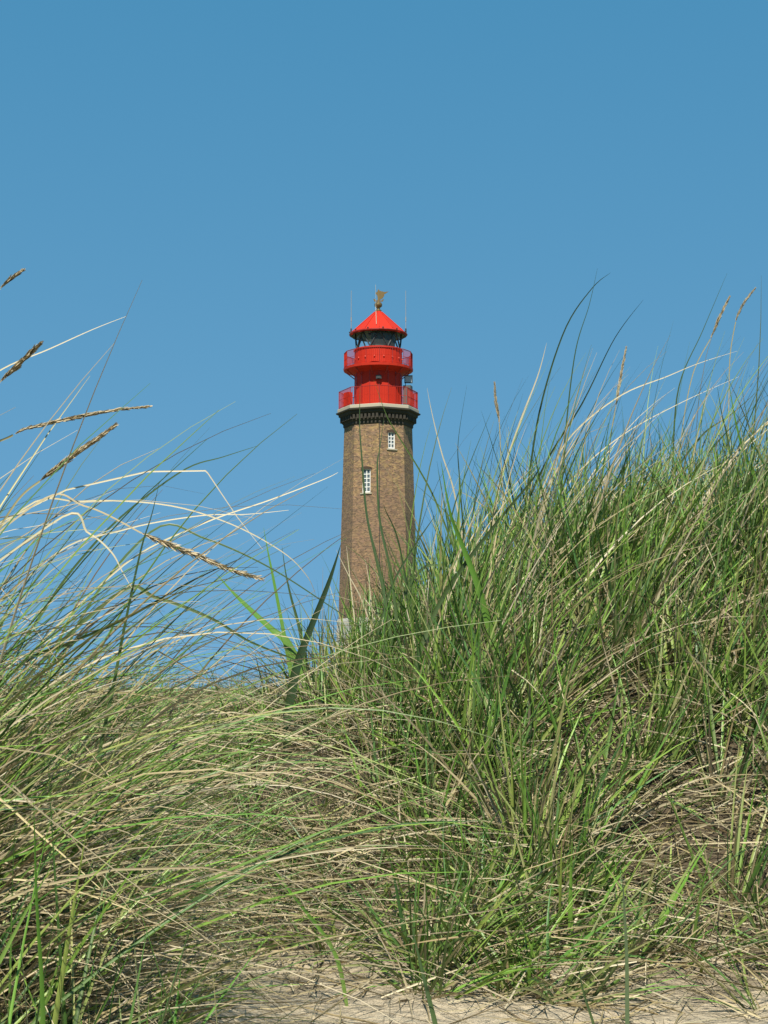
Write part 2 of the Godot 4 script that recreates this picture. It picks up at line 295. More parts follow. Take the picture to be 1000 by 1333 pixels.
func grass_right(m: Material) -> void:
	# the dune on the right: tall, mostly green, thinning to dead leaves near the sand
	var made := 0
	while made < 640:
		var x := rng.randf_range(-0.05, 2.3)
		var d := rng.randf_range(2.5, 5.0)
		if x / d < 0.02 and rng.randf() < 0.6:
			continue
		var up := smoothstep(2.6, 3.5, d)
		if rng.randf() > 0.4 + 0.6 * up:
			continue
		var n := patch_noise.get_noise_2d(x * 2.0, d * 2.0)
		var tall := lerpf(0.29, 0.46, up) * rng.randf_range(0.75, 1.2) * lerpf(0.7, 1.0, smoothstep(0.0, 0.35, x))
		var dead := clampf(lerpf(0.48, 0.26, up) + n * 0.7, 0.08, 0.92)
		tuft(x, d, int(rng.randf_range(28, 52)), tall, dead, Vector3(0.26, 0, 0.05), 0.42, 0.0066, 1.0, 0.22)
		made += 1
	# a few long leaves and straws that stand clear of the rest
	for i in 120:
		var x := rng.randf_range(0.08, 1.4)
		var d := rng.randf_range(3.2, 4.0)
		tuft(x, d, 3, rng.randf_range(0.55, 0.9), 0.55, Vector3(0.55, 0, 0.0), 0.15, 0.0042, 0.5, 0.25)
	# bleached straws blown over to the right, and long leaves among them
	for i in 420:
		var p := ground_at(rng.randf_range(0.04, 1.25), rng.randf_range(3.3, 4.0))
		var straw := i % 5 < 3
		var dir := Vector3(rng.randf_range(0.0, 0.75 if straw else 0.4), 1.0, rng.randf_range(-0.25, 0.25)).normalized()
		var bend := Vector3(rng.randf_range(0.2, 1.8 if straw else 0.9), rng.randf_range(-0.7, 0.2), rng.randf_range(-0.4, 0.4))
		var c := tone(STRAWS.slice(0, 3) + [STRAWS[4]]) if straw else tone(GREENS.slice(1, 5))
		blade(p, dir, bend, rng.randf_range(0.40, 0.76), rng.randf_range(0.0026, 0.0056), 12, c, c.lerp(tone(STRAWS), 0.3), rng.randf_range(-1.2, 1.2))
	var o := grass_object("marram_grass", m)
	tag(o, "tall green marram grass covering the dune right of the lighthouse", "grass", "", "stuff")

func grass_foot(m: Material) -> void:
	# dead, collapsed tufts along the foot of the dune
	var made := 0
	while made < 230:
		var x := rng.randf_range(-0.7, 2.0)
		var d := rng.randf_range(2.35, 3.15)
		var n := patch_noise.get_noise_2d(x * 3.0 + 20.0, d * 3.0)
		if d < 2.62 + 0.35 * n - 0.25 * smoothstep(0.45, 0.6, x):
			continue
		tuft(x, d, int(rng.randf_range(24, 40)), rng.randf_range(0.13, 0.26), clampf(0.62 + n * 0.6, 0.25, 0.95), Vector3(0.2, 0, 0.15), 1.0, 0.0042, 2.4, 0.7)
		made += 1
	var o := grass_object("dead_grass", m)
	tag(o, "collapsed tangle of dead grass along the foot of the right dune", "grass", "", "stuff")

func grass_saddle(m: Material) -> void:
	var made := 0
	while made < 480:
		var x := rng.randf_range(-2.2, 0.3)
		var d := rng.randf_range(2.35, 4.8)
		var n := patch_noise.get_noise_2d(x * 2.0 + 7.0, d * 2.0)
		var up := smoothstep(2.4, 3.7, d)
		tuft(x, d, int(rng.randf_range(26, 44)), lerpf(0.26, 0.21, up) * rng.randf_range(0.75, 1.25), clampf(0.48 - 0.14 * up + n * 0.9, 0.08, 0.92), Vector3(0.35, 0, 0.1), 0.9, 0.0050, 2.2, 0.8)
		made += 1
	# taller tufts on the crest, before the foot of the tower
	for i in 46:
		tuft(rng.randf_range(-0.14, 0.16), rng.randf_range(3.35, 4.0), 30, rng.randf_range(0.22, 0.38), 0.4, Vector3(0.3, 0, 0.0), 0.4, 0.0046, 1.0, 0.3)
	for i in 22:
		tuft(rng.randf_range(-0.8, -0.2), rng.randf_range(3.6, 4.2), 22, rng.randf_range(0.14, 0.22), 0.5, Vector3(0.5, 0, 0.0), 0.6, 0.0042, 1.2, 0.5)
	var o := grass_object("marram_grass", m)
	tag(o, "low matted grass, half straw, in the dip left of the tower foot", "grass", "", "stuff")

func grass_left(m: Material) -> void:
	var made := 0
	while made < 340:
		var x := rng.randf_range(-1.6, -0.24)
		var d := rng.randf_range(1.35, 2.6)
		if x / d > -0.13:
			continue
		var edge := smoothstep(-0.14, -0.28, x / d)
		if rng.randf() < 0.45 * (1.0 - edge) + 0.15:
			tuft(x, d, 44, rng.randf_range(0.16, 0.28), 0.75, Vector3(0.25, 0, 0.1), 0.9, 0.0030, 2.0, 0.9)
		else:
			tuft(x, d, int(rng.randf_range(34, 56)), lerpf(0.20, 0.57, edge) * rng.randf_range(0.7, 1.2), 0.68, Vector3(0.66, 0, 0.05), 0.4, 0.0030, 1.0, 0.4)
		made += 1
	# thin straws swept to the right over the bank
	for i in 260:
		var p := ground_at(rng.randf_range(-0.95, -0.40), rng.randf_range(1.5, 2.1))
		var dir := Vector3(rng.randf_range(0.1, 0.8), 1.0, rng.randf_range(-0.3, 0.3)).normalized()
		var bend := Vector3(rng.randf_range(0.4, 3.6), rng.randf_range(-4.0, 0.3), rng.randf_range(-0.7, 0.7))
		var c := tone(STRAWS) if i % 4 else tone(GREENS)
		blade(p, dir, bend, rng.randf_range(0.42, 0.74), rng.randf_range(0.0014, 0.0032), 14, c, c.lerp(tone(STRAWS), 0.4), rng.randf_range(-1.5, 1.5), rng.randf_range(0.5, 0.8) if i % 13 == 0 else -1.0)
	# fresh leaves close by, low at the left
	for i in 15:
		var x := rng.randf_range(-0.40, -0.10)
		tuft(x, rng.randf_range(1.15, 1.45), 4, rng.randf_range(0.24, 0.36) + 0.25 * (-x - 0.1), 0.05, Vector3(0.12, 0, 0), 0.25, 0.0050, 0.5, 0.15)
	var o := grass_object("marram_grass", m)
	tag(o, "near tangle of straw and green blades arching right at the left edge", "grass", "", "stuff")

func dead_litter(m: Material) -> void:
	for i in 13000:
		var x := rng.randf_range(-2.0, 2.1)
		var d := rng.randf_range(2.3, 4.2)
		var n := patch_noise.get_noise_2d(x * 3.0 + 20.0, d * 3.0)
		if d < 2.6 + 0.4 * n and rng.randf() < 0.7:
			continue
		litter(x, d, rng.randf_range(0.08, 0.30), rng.randf_range(0.0, 0.10), tone(STRAWS), rng.randf_range(0.0014, 0.0032))
	for i in 1300:
		litter(rng.randf_range(-1.2, 1.4), rng.randf_range(1.5, 2.6), rng.randf_range(0.04, 0.22), 0.004, tone(STRAWS), rng.randf_range(0.0015, 0.0032))
	var o := grass_object("dead_grass_litter", m)
	tag(o, "dead straw leaves lying loose over the sand and dune foot", "litter", "", "stuff")

const HUES := {
	"dark": [Color(0.10, 0.15, 0.045), Color(0.05, 0.09, 0.032)], "green": [Color(0.14, 0.20, 0.05), Color(0.09, 0.16, 0.035)],  # dark: green blades with their shaded side painted into the colour
	"deep": [Color(0.035, 0.065, 0.02), Color(0.022, 0.048, 0.016)], "lime": [Color(0.17, 0.27, 0.06), Color(0.11, 0.26, 0.035)], "greyg": [Color(0.15, 0.21, 0.11), Color(0.13, 0.19, 0.09)],  # deep: leaf facing away from the sun, its shade painted in
	"pale": [Color(0.40, 0.36, 0.19), Color(0.54, 0.48, 0.32)], "palek": [Color(0.40, 0.36, 0.20), Color(0.54, 0.48, 0.33)],
	"straw": [Color(0.44, 0.38, 0.19), Color(0.50, 0.42, 0.22)], "seed": [Color(0.34, 0.31, 0.16), Color(0.54, 0.45, 0.29)],
	"seedpale": [Color(0.36, 0.33, 0.18), Color(0.58, 0.50, 0.35)], "ragged": [Color(0.36, 0.30, 0.17), Color(0.50, 0.41, 0.26)],
}

func spline(pts: Array, n: int, straight := false) -> Array:
	var out := []
	var m := pts.size() - 1
	for i in n:
		var t := float(i) / (n - 1) * m
		var k := mini(int(t), m - 1)
		var u := t - k
		if straight:
			out.append(pts[k].lerp(pts[k + 1], u))
			continue
		out.append(pts[k].cubic_interpolate(pts[k + 1], pts[maxi(k - 1, 0)], pts[mini(k + 2, m)], u))
	return out

# a single leaf or stalk along given points, root first
func lone_leaf(pts: Array, w: float, c0: Color, c1: Color, turn: float, broad := false, stalk := false) -> void:
	var n := pts.size()
	var first := gv.size()
	var side := Vector3.RIGHT
	for i in n:
		var s := float(i) / (n - 1)
		var dir: Vector3 = (pts[mini(i + 1, n - 1)] - pts[maxi(i - 1, 0)]).normalized()
		var flat := dir.cross(Vector3(0, 0.25, 1)).normalized()
		side = flat.rotated(dir, turn * (0.3 + s))
		var nn := dir.cross(side)
		var half := 0.5 * w * (1.0 - pow(s, 1.5 if broad else 2.2)) * (minf(1.0, 0.45 + s * 1.8) if broad else minf(1.0, 0.7 + s * 2.0)) + 0.0002
		if stalk:
			half = 0.5 * w
		var p: Vector3 = pts[i]
		gv.append(p - side * half); gv.append(p - nn * half * 0.4); gv.append(p + side * half)
		gn.append((nn - side * 0.4).normalized()); gn.append(nn); gn.append((nn + side * 0.4).normalized())
		var c := c0.lerp(c1, minf(1.0, s * 1.6))
		gc.append(c); gc.append(c); gc.append(c)
	for i in n - 1:
		var a := first + i * 3
		for k in 2:
			gi.append(a + k); gi.append(a + k + 4); gi.append(a + k + 3)
			gi.append(a + k); gi.append(a + k + 1); gi.append(a + k + 4)

# a dense spike of small husks round a bent axis
func spike(axis: Array, thick: float, c: Color, loose: float) -> void:
	var total := 0.0
	for i in axis.size() - 1:
		total += axis[i].distance_to(axis[i + 1])
	var count := int(clampf(total * 2600.0, 90, 600))
	var n := axis.size()
	for j in count:
		var s := (j + rng.randf()) / count
		var t := s * (n - 1)
		var k := mini(int(t), n - 2)
		var p: Vector3 = axis[k].lerp(axis[k + 1], t - k)
		var dir: Vector3 = (axis[k + 1] - axis[k]).normalized()
		var out := dir.cross(Vector3(rng.randf_range(-1, 1), rng.randf_range(-1, 1), rng.randf_range(-1, 1))).normalized()
		var body := thick * 0.5 * (minf(1.0, 0.35 + s * 4.0)) * (1.0 - pow(s, 3.0) * 0.8)
		var husk := (dir + out * rng.randf_range(0.05, 0.25 + loose)).normalized()
		var cc := c.lerp(tone(STRAWS), rng.randf() * 0.35)
		blade(p + out * body * 0.35 * rng.randf(), husk, out * -6.0, body * 1.6 + 0.006, body * 0.30 + 0.0007, 4, cc, cc, 0.5)

func lone_grass(m_leaf: Material, m_dry: Material) -> void:
	for e in LONE:
		var pts: Array = e[5].duplicate()
		var first: Vector3 = pts[0]
		var second: Vector3 = pts[1]
		var back := (first - second).normalized() * 0.7 + Vector3.DOWN
		var drop := maxf(0.0, first.y - height(first.x, -first.z))
		var foot := ground_at(first.x + back.x * drop * 0.75, -first.z)
		if foot.y < first.y - 0.03:
			foot.y -= 0.01
			# the unseen lower part leaves the ground steeply and arches into the part in view
			pts.push_front(Vector3(lerpf(foot.x, first.x, 0.38), lerpf(foot.y, first.y, 0.6), first.z))
			pts.push_front(foot)
			e = e.duplicate()
			e[4] = e[4] + 2
		for i in pts.size():
			pts[i] = pts[i] - foot
		var hue: Array = HUES[e[2]]
		var k := rng.randf_range(0.9, 1.1)
		var dry: bool = e[2] in ["pale", "palek", "straw", "seed", "seedpale", "ragged"]
		var m: Material = m_dry if dry else m_leaf
		var o: Node3D
		if e[0] == "seed":
			o = Node3D.new()
			o.name = "seed_stalk"
			add_child(o, true)
			var stem: Array = pts.slice(0, e[4] + 1)
			stem = spline(stem, 40)
			lone_leaf(stem, 0.0024, hue[0] * k, hue[0] * k, rng.randf_range(-0.6, 0.6), false, true)
			grass_object("stalk", m, o)
			var axis: Array = spline(pts, 61)
			var cut := int(round(60.0 * e[4] / (pts.size() - 1)))
			spike(axis.slice(cut), e[3] * 0.85, hue[1] * k, 0.25 if e[2] == "ragged" else 0.0)
			grass_object("seed_head", m, o)
			tag(o, e[1], "seed stalk", "seed heads on stalks")
		else:
			var broad: bool = e[0] == "reed" or e[3] > 0.012
			var line := spline(pts, 44 if e[2] != "palek" else (pts.size() - 1) * 6 + 1, e[2] == "palek")
			lone_leaf(line, e[3] * (0.66 if dry else 0.85), hue[0] * k, hue[1] * k, rng.randf_range(-0.9, 0.9) * (0.3 if dry or broad else 1.0), broad)
			o = grass_object("broad_leaf" if broad else ("dry_straw" if dry else "grass_blade"), m)
			tag(o, e[1], "leaf" if broad else ("straw" if dry else "grass blade"), "broad leaves" if broad else ("single dry straws" if dry else "single green blades"))
		o.position = foot

# ---------------------------------------------------------------- lighthouse
func brick_picture() -> ImageTexture:
	var r := RandomNumberGenerator.new()
	r.seed = 77
	var cloud := FastNoiseLite.new()
	cloud.seed = 5
	cloud.frequency = 0.02
	cloud.fractal_octaves = 3
	var W := 320
	var H := 1024
	var im := Image.create(W, H, false, Image.FORMAT_RGB8)
	im.fill(lin(0.24, 0.19, 0.125))
	var tones := [Color(0.36, 0.215, 0.085), Color(0.30, 0.165, 0.075), Color(0.245, 0.125, 0.062), Color(0.40, 0.265, 0.12), Color(0.20, 0.105, 0.06), Color(0.335, 0.16, 0.085)]
	var row := 0
	var y := 0
	while y < H:
		var x := -6 if row % 2 else 0
		while x < W:
			var w := 11 if (row / 2) % 3 else 5
			var a: Color = tones[r.randi() % tones.size()]
			var b: Color = tones[r.randi() % tones.size()]
			var c := a.lerp(b, r.randf())
			# burnt and pale batches of brick lie in drifts and courses
			var n := cloud.get_noise_2d(x * 1.0, y * 1.6) + 0.35 * cloud.get_noise_2d(9.0, y * 2.2)
			c = c.lerp(Color(0.42, 0.27, 0.10), clampf(n * 1.6, 0.0, 0.65)).lerp(Color(0.21, 0.125, 0.085), clampf(-n * 1.8, 0.0, 0.7))
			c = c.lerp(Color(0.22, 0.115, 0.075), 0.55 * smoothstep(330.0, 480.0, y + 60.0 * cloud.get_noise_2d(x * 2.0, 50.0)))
			var k := r.randf_range(0.5, 1.2) if r.randf() < 0.78 else r.randf_range(0.22, 0.55)
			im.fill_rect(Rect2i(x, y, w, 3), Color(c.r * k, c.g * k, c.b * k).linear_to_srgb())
			x += w + 1
		y += 4
		row += 1
	return ImageTexture.create_from_image(im)

# one face of the eight-sided shaft, with an opening cut for a window
func shaft_face(st: SurfaceTool, a0: float, a1: float, rb: float, rt: float, yb: float, yt: float, hole: Rect2, shift: float) -> void:
	var at := func(u: float, y: float) -> Vector3:   # u in metres from the middle of the face
		var r := lerpf(rb, rt, (y - yb) / (yt - yb))
		var l := ring(r, y, a0)
		var q := ring(r, y, a1)
		var wide := l.distance_to(q)
		return l.lerp(q, 0.5 + clampf(u / wide, -0.5, 0.5))
	var us := [-9.0, 9.0]
	var ys := [yb, yt]
	if hole.size.x > 0:
		us = [-9.0, hole.position.x, hole.end.x, 9.0]
		ys = [yb, hole.position.y, hole.end.y, yt]
	for i in us.size() - 1:
		for j in ys.size() - 1:
			if hole.size.x > 0 and i == 1 and j == 1:
				continue
			var c := [[us[i], ys[j + 1]], [us[i + 1], ys[j + 1]], [us[i + 1], ys[j]], [us[i], ys[j]]]
			var p := []
			var t := []
			for k in c:
				var v: Vector3 = at.call(k[0], k[1])
				p.append(v)
				var lower: Vector3 = ring(lerpf(rb, rt, (k[1] - yb) / (yt - yb)), k[1], a0)
				var uu := v.distance_to(lower) - ring(lerpf(rb, rt, (k[1] - yb) / (yt - yb)), k[1], a0).distance_to(ring(lerpf(rb, rt, (k[1] - yb) / (yt - yb)), k[1], a1)) * 0.5
				t.append(Vector2(uu / 6.4 + shift, 1.0 - (k[1] - yb) / 20.5))
			quad(st, p[0], p[1], p[2], p[3], t[0], t[1], t[2], t[3])
	if hole.size.x > 0:   # the reveal
		var mid := (a0 + a1) * 0.5
		var inward := -ring(1.0, 0.0, mid) * 0.35
		var q := [at.call(hole.position.x, hole.end.y), at.call(hole.end.x, hole.end.y), at.call(hole.end.x, hole.position.y), at.call(hole.position.x, hole.position.y)]
		for k in 4:
			var v0: Vector3 = q[k]
			var v1: Vector3 = q[(k + 1) % 4]
			quad(st, v0, v0 + inward, v1 + inward, v1, Vector2(0, 0), Vector2(0.05, 0), Vector2(0.05, 0.1), Vector2(0, 0.1))

func tower_window(parent: Node3D, mid: float, r: float, hole: Rect2, rows: int, m_white: Material, m_glass: Material, m_dark: Material, m_sill: Material) -> void:
	var o := Node3D.new()
	o.name = "window"
	parent.add_child(o, true)
	var lean := 0.0
	var out := ring(1.0, 0.0, mid)
	var across := Vector3(out.z, 0, -out.x)
	var here := Basis(across, Vector3.UP, out)
	var c := hole.get_center()
	o.transform = Transform3D(here, out * r + Vector3(0, c.y, 0))
	var w := hole.size.x
	var h := hole.size.y
	var arch := 0.26 * w
	var zf := -0.14
	var st := begin()
	for s in [-1, 1]:
		box(st, Transform3D(Basis(), Vector3(s * (w * 0.5 - 0.05), 0, zf)), Vector3(0.10, h, 0.12))
	box(st, Transform3D(Basis(), Vector3(0, -h * 0.5 + 0.07, zf)), Vector3(w - 0.204, 0.14, 0.118))
	# arched head of the frame
	box(st, Transform3D(Basis(), Vector3(0, h * 0.5 - 0.05, zf)), Vector3(w - 0.204, 0.10, 0.118))
	done(st, "frame", m_white, o)
	st = begin()
	box(st, Transform3D(Basis(), Vector3(0, 0, zf)), Vector3(0.085, h - 0.25, 0.07))
	for k in range(1, rows):
		var y := -h * 0.5 + 0.14 + (h - 0.24) * k / rows
		for s in [-1, 1]:
			box(st, Transform3D(Basis(), Vector3(s * (w - 0.2 + 0.085) * 0.25, y, zf)), Vector3((w - 0.2 - 0.085) * 0.5, 0.085, 0.066))
	done(st, "glazing_bars", m_white, o)
	for k in rows:
		for s in [-1, 1]:
			st = begin()
			var y0 := -h * 0.5 + 0.14 + (h - 0.24) * (k + 0.5) / rows
			box(st, Transform3D(Basis(), Vector3(s * (w - 0.2 + 0.085) * 0.25, y0, zf - 0.02)), Vector3((w - 0.2 - 0.085) * 0.5, (h - 0.24) / rows - 0.087, 0.012))
			done(st, "pane", m_glass, o)
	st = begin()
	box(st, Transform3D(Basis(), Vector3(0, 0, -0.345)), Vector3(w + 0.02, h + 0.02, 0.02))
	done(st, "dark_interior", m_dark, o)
	st = begin()
	box(st, Transform3D(Basis(Vector3.RIGHT, 0.12), Vector3(0, -h * 0.5 - 0.07, 0.03)), Vector3(w + 0.34, 0.13, 0.22))
	done(st, "sill", m_sill, o)
	# segmental brick head, standing slightly proud, recess shade painted into its dark colour
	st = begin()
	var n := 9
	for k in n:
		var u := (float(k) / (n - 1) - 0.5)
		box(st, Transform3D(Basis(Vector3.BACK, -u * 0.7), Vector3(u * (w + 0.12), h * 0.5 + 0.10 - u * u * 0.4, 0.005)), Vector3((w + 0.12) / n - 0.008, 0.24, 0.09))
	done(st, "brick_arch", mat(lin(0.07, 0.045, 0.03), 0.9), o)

func railing(parent: Node3D, called: String, r: float, y: float, h: float, n: int, phase: float, m: Material, m_post: Material) -> void:
	var o := Node3D.new()
	o.name = called
	parent.add_child(o, true)
	var st := begin()
	closed_ring(st, r, y + h, n, phase, 0.035)
	done(st, "top_rail", m_post, o)
	st = begin()
	closed_ring(st, r, y + 0.12, n, phase, 0.025)
	closed_ring(st, r, y + h * 0.52, n, phase, 0.018)
	done(st, "lower_rails", m, o)
	for i in n:
		st = begin()
		var a := phase + TAU * i / n
		tube(st, [ring(r, y, a), ring(r, y + h, a)], 0.035, 0.035, 5)
		done(st, "post", m_post, o)
	# wire infill
	st = begin()
	for i in n:
		var p0 := ring(r, 0, phase + TAU * i / n)
		var p1 := ring(r, 0, phase + TAU * (i + 1) / n)
		var steps := int(p0.distance_to(p1) / 0.17)
		for k in range(1, steps):
			var q := p0.lerp(p1, float(k) / steps)
			tube(st, [q + Vector3(0, y + 0.12, 0), q + Vector3(0, y + h, 0)], 0.021, 0.021, 4)
	var b := done(st, "infill_bars", m, o)
	b.set_meta("kind", "stuff")

func lighthouse() -> void:
	var t := Node3D.new()
	t.name = "lighthouse"
	add_child(t)
	t.position = Vector3(-0.56, 0, -154)
	tag(t, "tall eight-sided brick lighthouse with a red lantern behind the dune", "lighthouse")
	var ph := deg_to_rad(2.0)
	var oct := TAU / 8
	var red := mat(lin(0.47, 0.030, 0.015), 0.55)
	red.metallic_specular = 0.25
	var dark_red := mat(lin(0.28, 0.017, 0.012), 0.5)
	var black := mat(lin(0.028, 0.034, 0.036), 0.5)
	var white := mat(lin(0.72, 0.72, 0.69), 0.55)
	var stone := mat(lin(0.42, 0.38, 0.29), 0.85)
	var plaster := mat(lin(0.50, 0.48, 0.42), 0.9)
	var steel := mat(lin(0.30, 0.31, 0.30), 0.5, 0.3)
	var gold := mat(lin(0.19, 0.13, 0.05), 0.42, 0.5)
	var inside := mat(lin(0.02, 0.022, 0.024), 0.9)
	var pane := mat(Color(0.55, 0.62, 0.64, 0.22), 0.03)
	pane.transparency = BaseMaterial3D.TRANSPARENCY_ALPHA
	var lampglass := mat(Color(0.75, 0.82, 0.80, 0.05), 0.02)
	lampglass.metallic_specular = 0.3
	lampglass.transparency = BaseMaterial3D.TRANSPARENCY_ALPHA
	var brick := mat(Color.WHITE, 0.92)
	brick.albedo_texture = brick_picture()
	var dark_shaded_brick := mat(lin(0.042, 0.037, 0.028), 0.95)  # weathered brick, with the shade under the gallery put into its colour

	var st := begin()
	lathe(st, [Vector2(4.25, -4.0), Vector2(3.97, 6.75), Vector2(3.90, 7.0)], 8, ph)
	done(st, "plinth", plaster, t)

	# shaft
	var yb := 6.95
	var yt := 26.2
	var rb := 3.83
	var rt := 3.30
	var w1 := Rect2(-0.37, 23.15, 0.74, 1.62)
	var w2 := Rect2(-0.42, 18.9, 0.84, 2.3)
	st = begin()
	for i in 8:
		var hole := Rect2()
		if i == 0: hole = w1
		if i == 7: hole = w2
		shaft_face(st, ph + oct * i, ph + oct * (i + 1), rb, rt, yb, yt, hole, i * 0.37)
	done(st, "brick_shaft", brick, t)
	var apo := func(y: float) -> float: return lerpf(rb, rt, (y - yb) / (yt - yb)) * cos(oct * 0.5)
	tower_window(t, ph + oct * 0.5, apo.call(23.96), w1, 4, white, pane, inside, stone)
	tower_window(t, ph - oct * 0.5, apo.call(20.05), w2, 5, white, pane, inside, stone)
	st = begin()
	tube(st, [ring(rb + 0.03, yb, ph), ring(rt + 0.03, yt, ph)], 0.03, 0.03, 5)
	done(st, "lightning_conductor", black, t)

	# corbelled cornice
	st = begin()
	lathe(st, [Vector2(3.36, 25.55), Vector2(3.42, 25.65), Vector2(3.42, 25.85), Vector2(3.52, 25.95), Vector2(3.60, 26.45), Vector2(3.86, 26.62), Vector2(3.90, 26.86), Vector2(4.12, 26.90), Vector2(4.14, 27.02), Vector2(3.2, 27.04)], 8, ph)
	done(st, "cornice", dark_shaded_brick, t)
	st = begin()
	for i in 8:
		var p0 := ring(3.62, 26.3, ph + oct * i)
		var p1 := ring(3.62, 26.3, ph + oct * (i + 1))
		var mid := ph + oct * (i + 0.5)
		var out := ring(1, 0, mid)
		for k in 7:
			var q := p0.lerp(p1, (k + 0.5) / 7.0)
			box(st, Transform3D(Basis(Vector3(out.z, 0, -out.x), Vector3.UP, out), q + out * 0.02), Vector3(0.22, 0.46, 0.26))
	done(st, "corbels", dark_shaded_brick, t)
	st = begin()
	lathe(st, [Vector2(3.2, 27.06), Vector2(3.96, 27.06), Vector2(3.98, 27.09), Vector2(3.98, 27.36), Vector2(3.95, 27.40), Vector2(2.0, 27.42)], 8, ph)
	done(st, "gallery_slab", stone, t)
	railing(t, "gallery_railing", 3.84, 27.42, 1.72, 8, ph, red, dark_red)

	# drum below the upper gallery, plated
	st = begin()
	lathe(st, [Vector2(2.42, 27.42), Vector2(2.42, 27.6), Vector2(2.30, 27.62), Vector2(2.30, 31.3)], 16, ph)
	done(st, "drum", red, t)
	for i in 16:
		st = begin()
		var a := ph + TAU * i / 16
		box(st, Transform3D(Basis(Vector3.UP, a), ring(2.31, 29.45, a)), Vector3(0.07, 3.66, 0.04))
		done(st, "drum_seam", dark_red, t)
	# small things fixed to the drum and the gallery
	st = begin()
	box(st, Transform3D(Basis(Vector3.UP, ph), ring(2.46, 30.18, 0.02)), Vector3(0.52, 0.36, 0.28))
	box(st, Transform3D(Basis(Vector3.UP, ph), ring(2.64, 30.14, 0.02)), Vector3(0.34, 0.22, 0.12))
	done(st, "wall_lamp_box", black, t)
	st = begin()
	box(st, Transform3D(Basis(Vector3.UP, -1.0), ring(3.25, 28.15, -1.12)), Vector3(0.75, 1.4, 0.5))
	done(st, "locker", red, t)
	st = begin()
	box(st, Transform3D(Basis(Vector3.UP, 1.3), ring(2.95, 28.55, 1.35)), Vector3(0.8, 2.2, 0.75))
	done(st, "equipment_cabinet", mat(lin(0.075, 0.09, 0.085), 0.6), t)
	var pnl := Node3D.new()
	pnl.name = "signal_panel"
	t.add_child(pnl)
	pnl.position = Vector3(2.95, 30.35, 0.45)
	st = begin()
	for s in [-1, 1]:
		box(st, Transform3D(Basis(), Vector3(s * 0.36, 0, 0)), Vector3(0.09, 0.78, 0.1))
		box(st, Transform3D(Basis(), Vector3(0, s * 0.345, 0)), Vector3(0.63, 0.09, 0.096))
	tube(st, [Vector3(-0.3, -0.35, -0.02), Vector3(-0.3, -0.8, -0.02)], 0.035, 0.035, 5)
	done(st, "panel_frame", black, pnl)
	st = begin()
	box(st, Transform3D(Basis(), Vector3(0, 0, -0.01)), Vector3(0.62, 0.6, 0.03))
	done(st, "panel_face", mat(lin(0.38, 0.46, 0.50), 0.25), pnl)

	# upper gallery
	st = begin()
	lathe(st, [Vector2(2.28, 30.86), Vector2(2.5, 31.0), Vector2(3.25, 31.2), Vector2(3.40, 31.22), Vector2(3.42, 31.46), Vector2(2.1, 31.5)], 24, ph)
	done(st, "upper_gallery", red, t)
	for i in 12:
		st = begin()
		var a := ph + TAU * (i + 0.5) / 12
		tube(st, [ring(2.32, 30.5, a), ring(3.2, 31.18, a)], 0.05, 0.05, 5)
		done(st, "bracket", dark_red, t)
	railing(t, "upper_railing", 3.34, 31.48, 1.48, 16, ph, red, dark_red)
	st = begin()
	lathe(st, [Vector2(2.34, 31.48), Vector2(2.30, 33.15), Vector2(2.42, 33.18), Vector2(2.42, 33.30), Vector2(1.9, 33.32)], 24, ph)
	done(st, "lantern_wall", red, t)
	for i in 16:
		st = begin()
		var a := ph + TAU * (i + 0.5) / 16
		lathe_knob(st, ring(2.36, 32.3, a), 0.09)
		done(st, "vent", mat(lin(0.62, 0.10, 0.07), 0.4), t)

	# lantern glazing: slanting bars in a lattice, panes between them
	var n := 8
	var g0 := 33.3
	var g1 := 34.95
	st = begin(true)
	lathe(st, [Vector2(2.20, g0), Vector2(2.20, g1)], 32, ph)
	done(st, "lantern_glass", lampglass, t)
	for i in n:
		for s in [-1, 1]:
			st = begin()
			var a := ph + TAU * (i + 0.5) / n
			var pts := []
			for k in 5:
				pts.append(ring(2.24, lerpf(g0, g1, k / 4.0), a + s * TAU / n * 0.5 * k / 4.0))
			tube(st, pts, 0.075, 0.075, 5)
			done(st, "glazing_bar", black, t)
	st = begin(true)
	lathe(st, [Vector2(1.84, g0), Vector2(1.9, g0 + 0.8), Vector2(1.86, g1 - 0.02)], 22, -0.36, 1.42)
	done(st, "blind", mat(lin(0.016, 0.022, 0.020), 0.6), t)
	st = begin(true)
	lathe(st, [Vector2(0.45, g0), Vector2(0.5, g0 + 0.3), Vector2(0.72, g0 + 0.5), Vector2(0.82, g0 + 0.85), Vector2(0.72, g0 + 1.2), Vector2(0.4, g0 + 1.4), Vector2(0.0, g0 + 1.42)], 20)
	done(st, "lens", mat(lin(0.10, 0.13, 0.12), 0.12), t)

	# roof
	st = begin()
	lathe(st, [Vector2(2.74, 34.72), Vector2(2.78, 34.95), Vector2(2.66, 35.06), Vector2(0.42, 37.1), Vector2(0.30, 37.2), Vector2(0.0, 37.22)], 12, ph)
	done(st, "roof", red, t)
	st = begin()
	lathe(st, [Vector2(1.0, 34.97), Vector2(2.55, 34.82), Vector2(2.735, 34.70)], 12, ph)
	done(st, "soffit", black, t)  # its black colour stands in for shade beneath the eaves
	st = begin()
	closed_ring(st, 2.80, 34.86, 24, ph, 0.08)
	done(st, "gutter", dark_red, t)
	for i in 12:
		st = begin()
		var a := ph + TAU * i / 12
		tube(st, [ring(2.68, 35.08, a), ring(0.43, 37.12, a)], 0.035, 0.03, 5)
		done(st, "roof_rib", red, t)
		st = begin()
		lathe_knob(st, ring(2.84, 35.0, a + 0.13), 0.085)
		done(st, "eave_lug", black, t)
	st = begin(true)
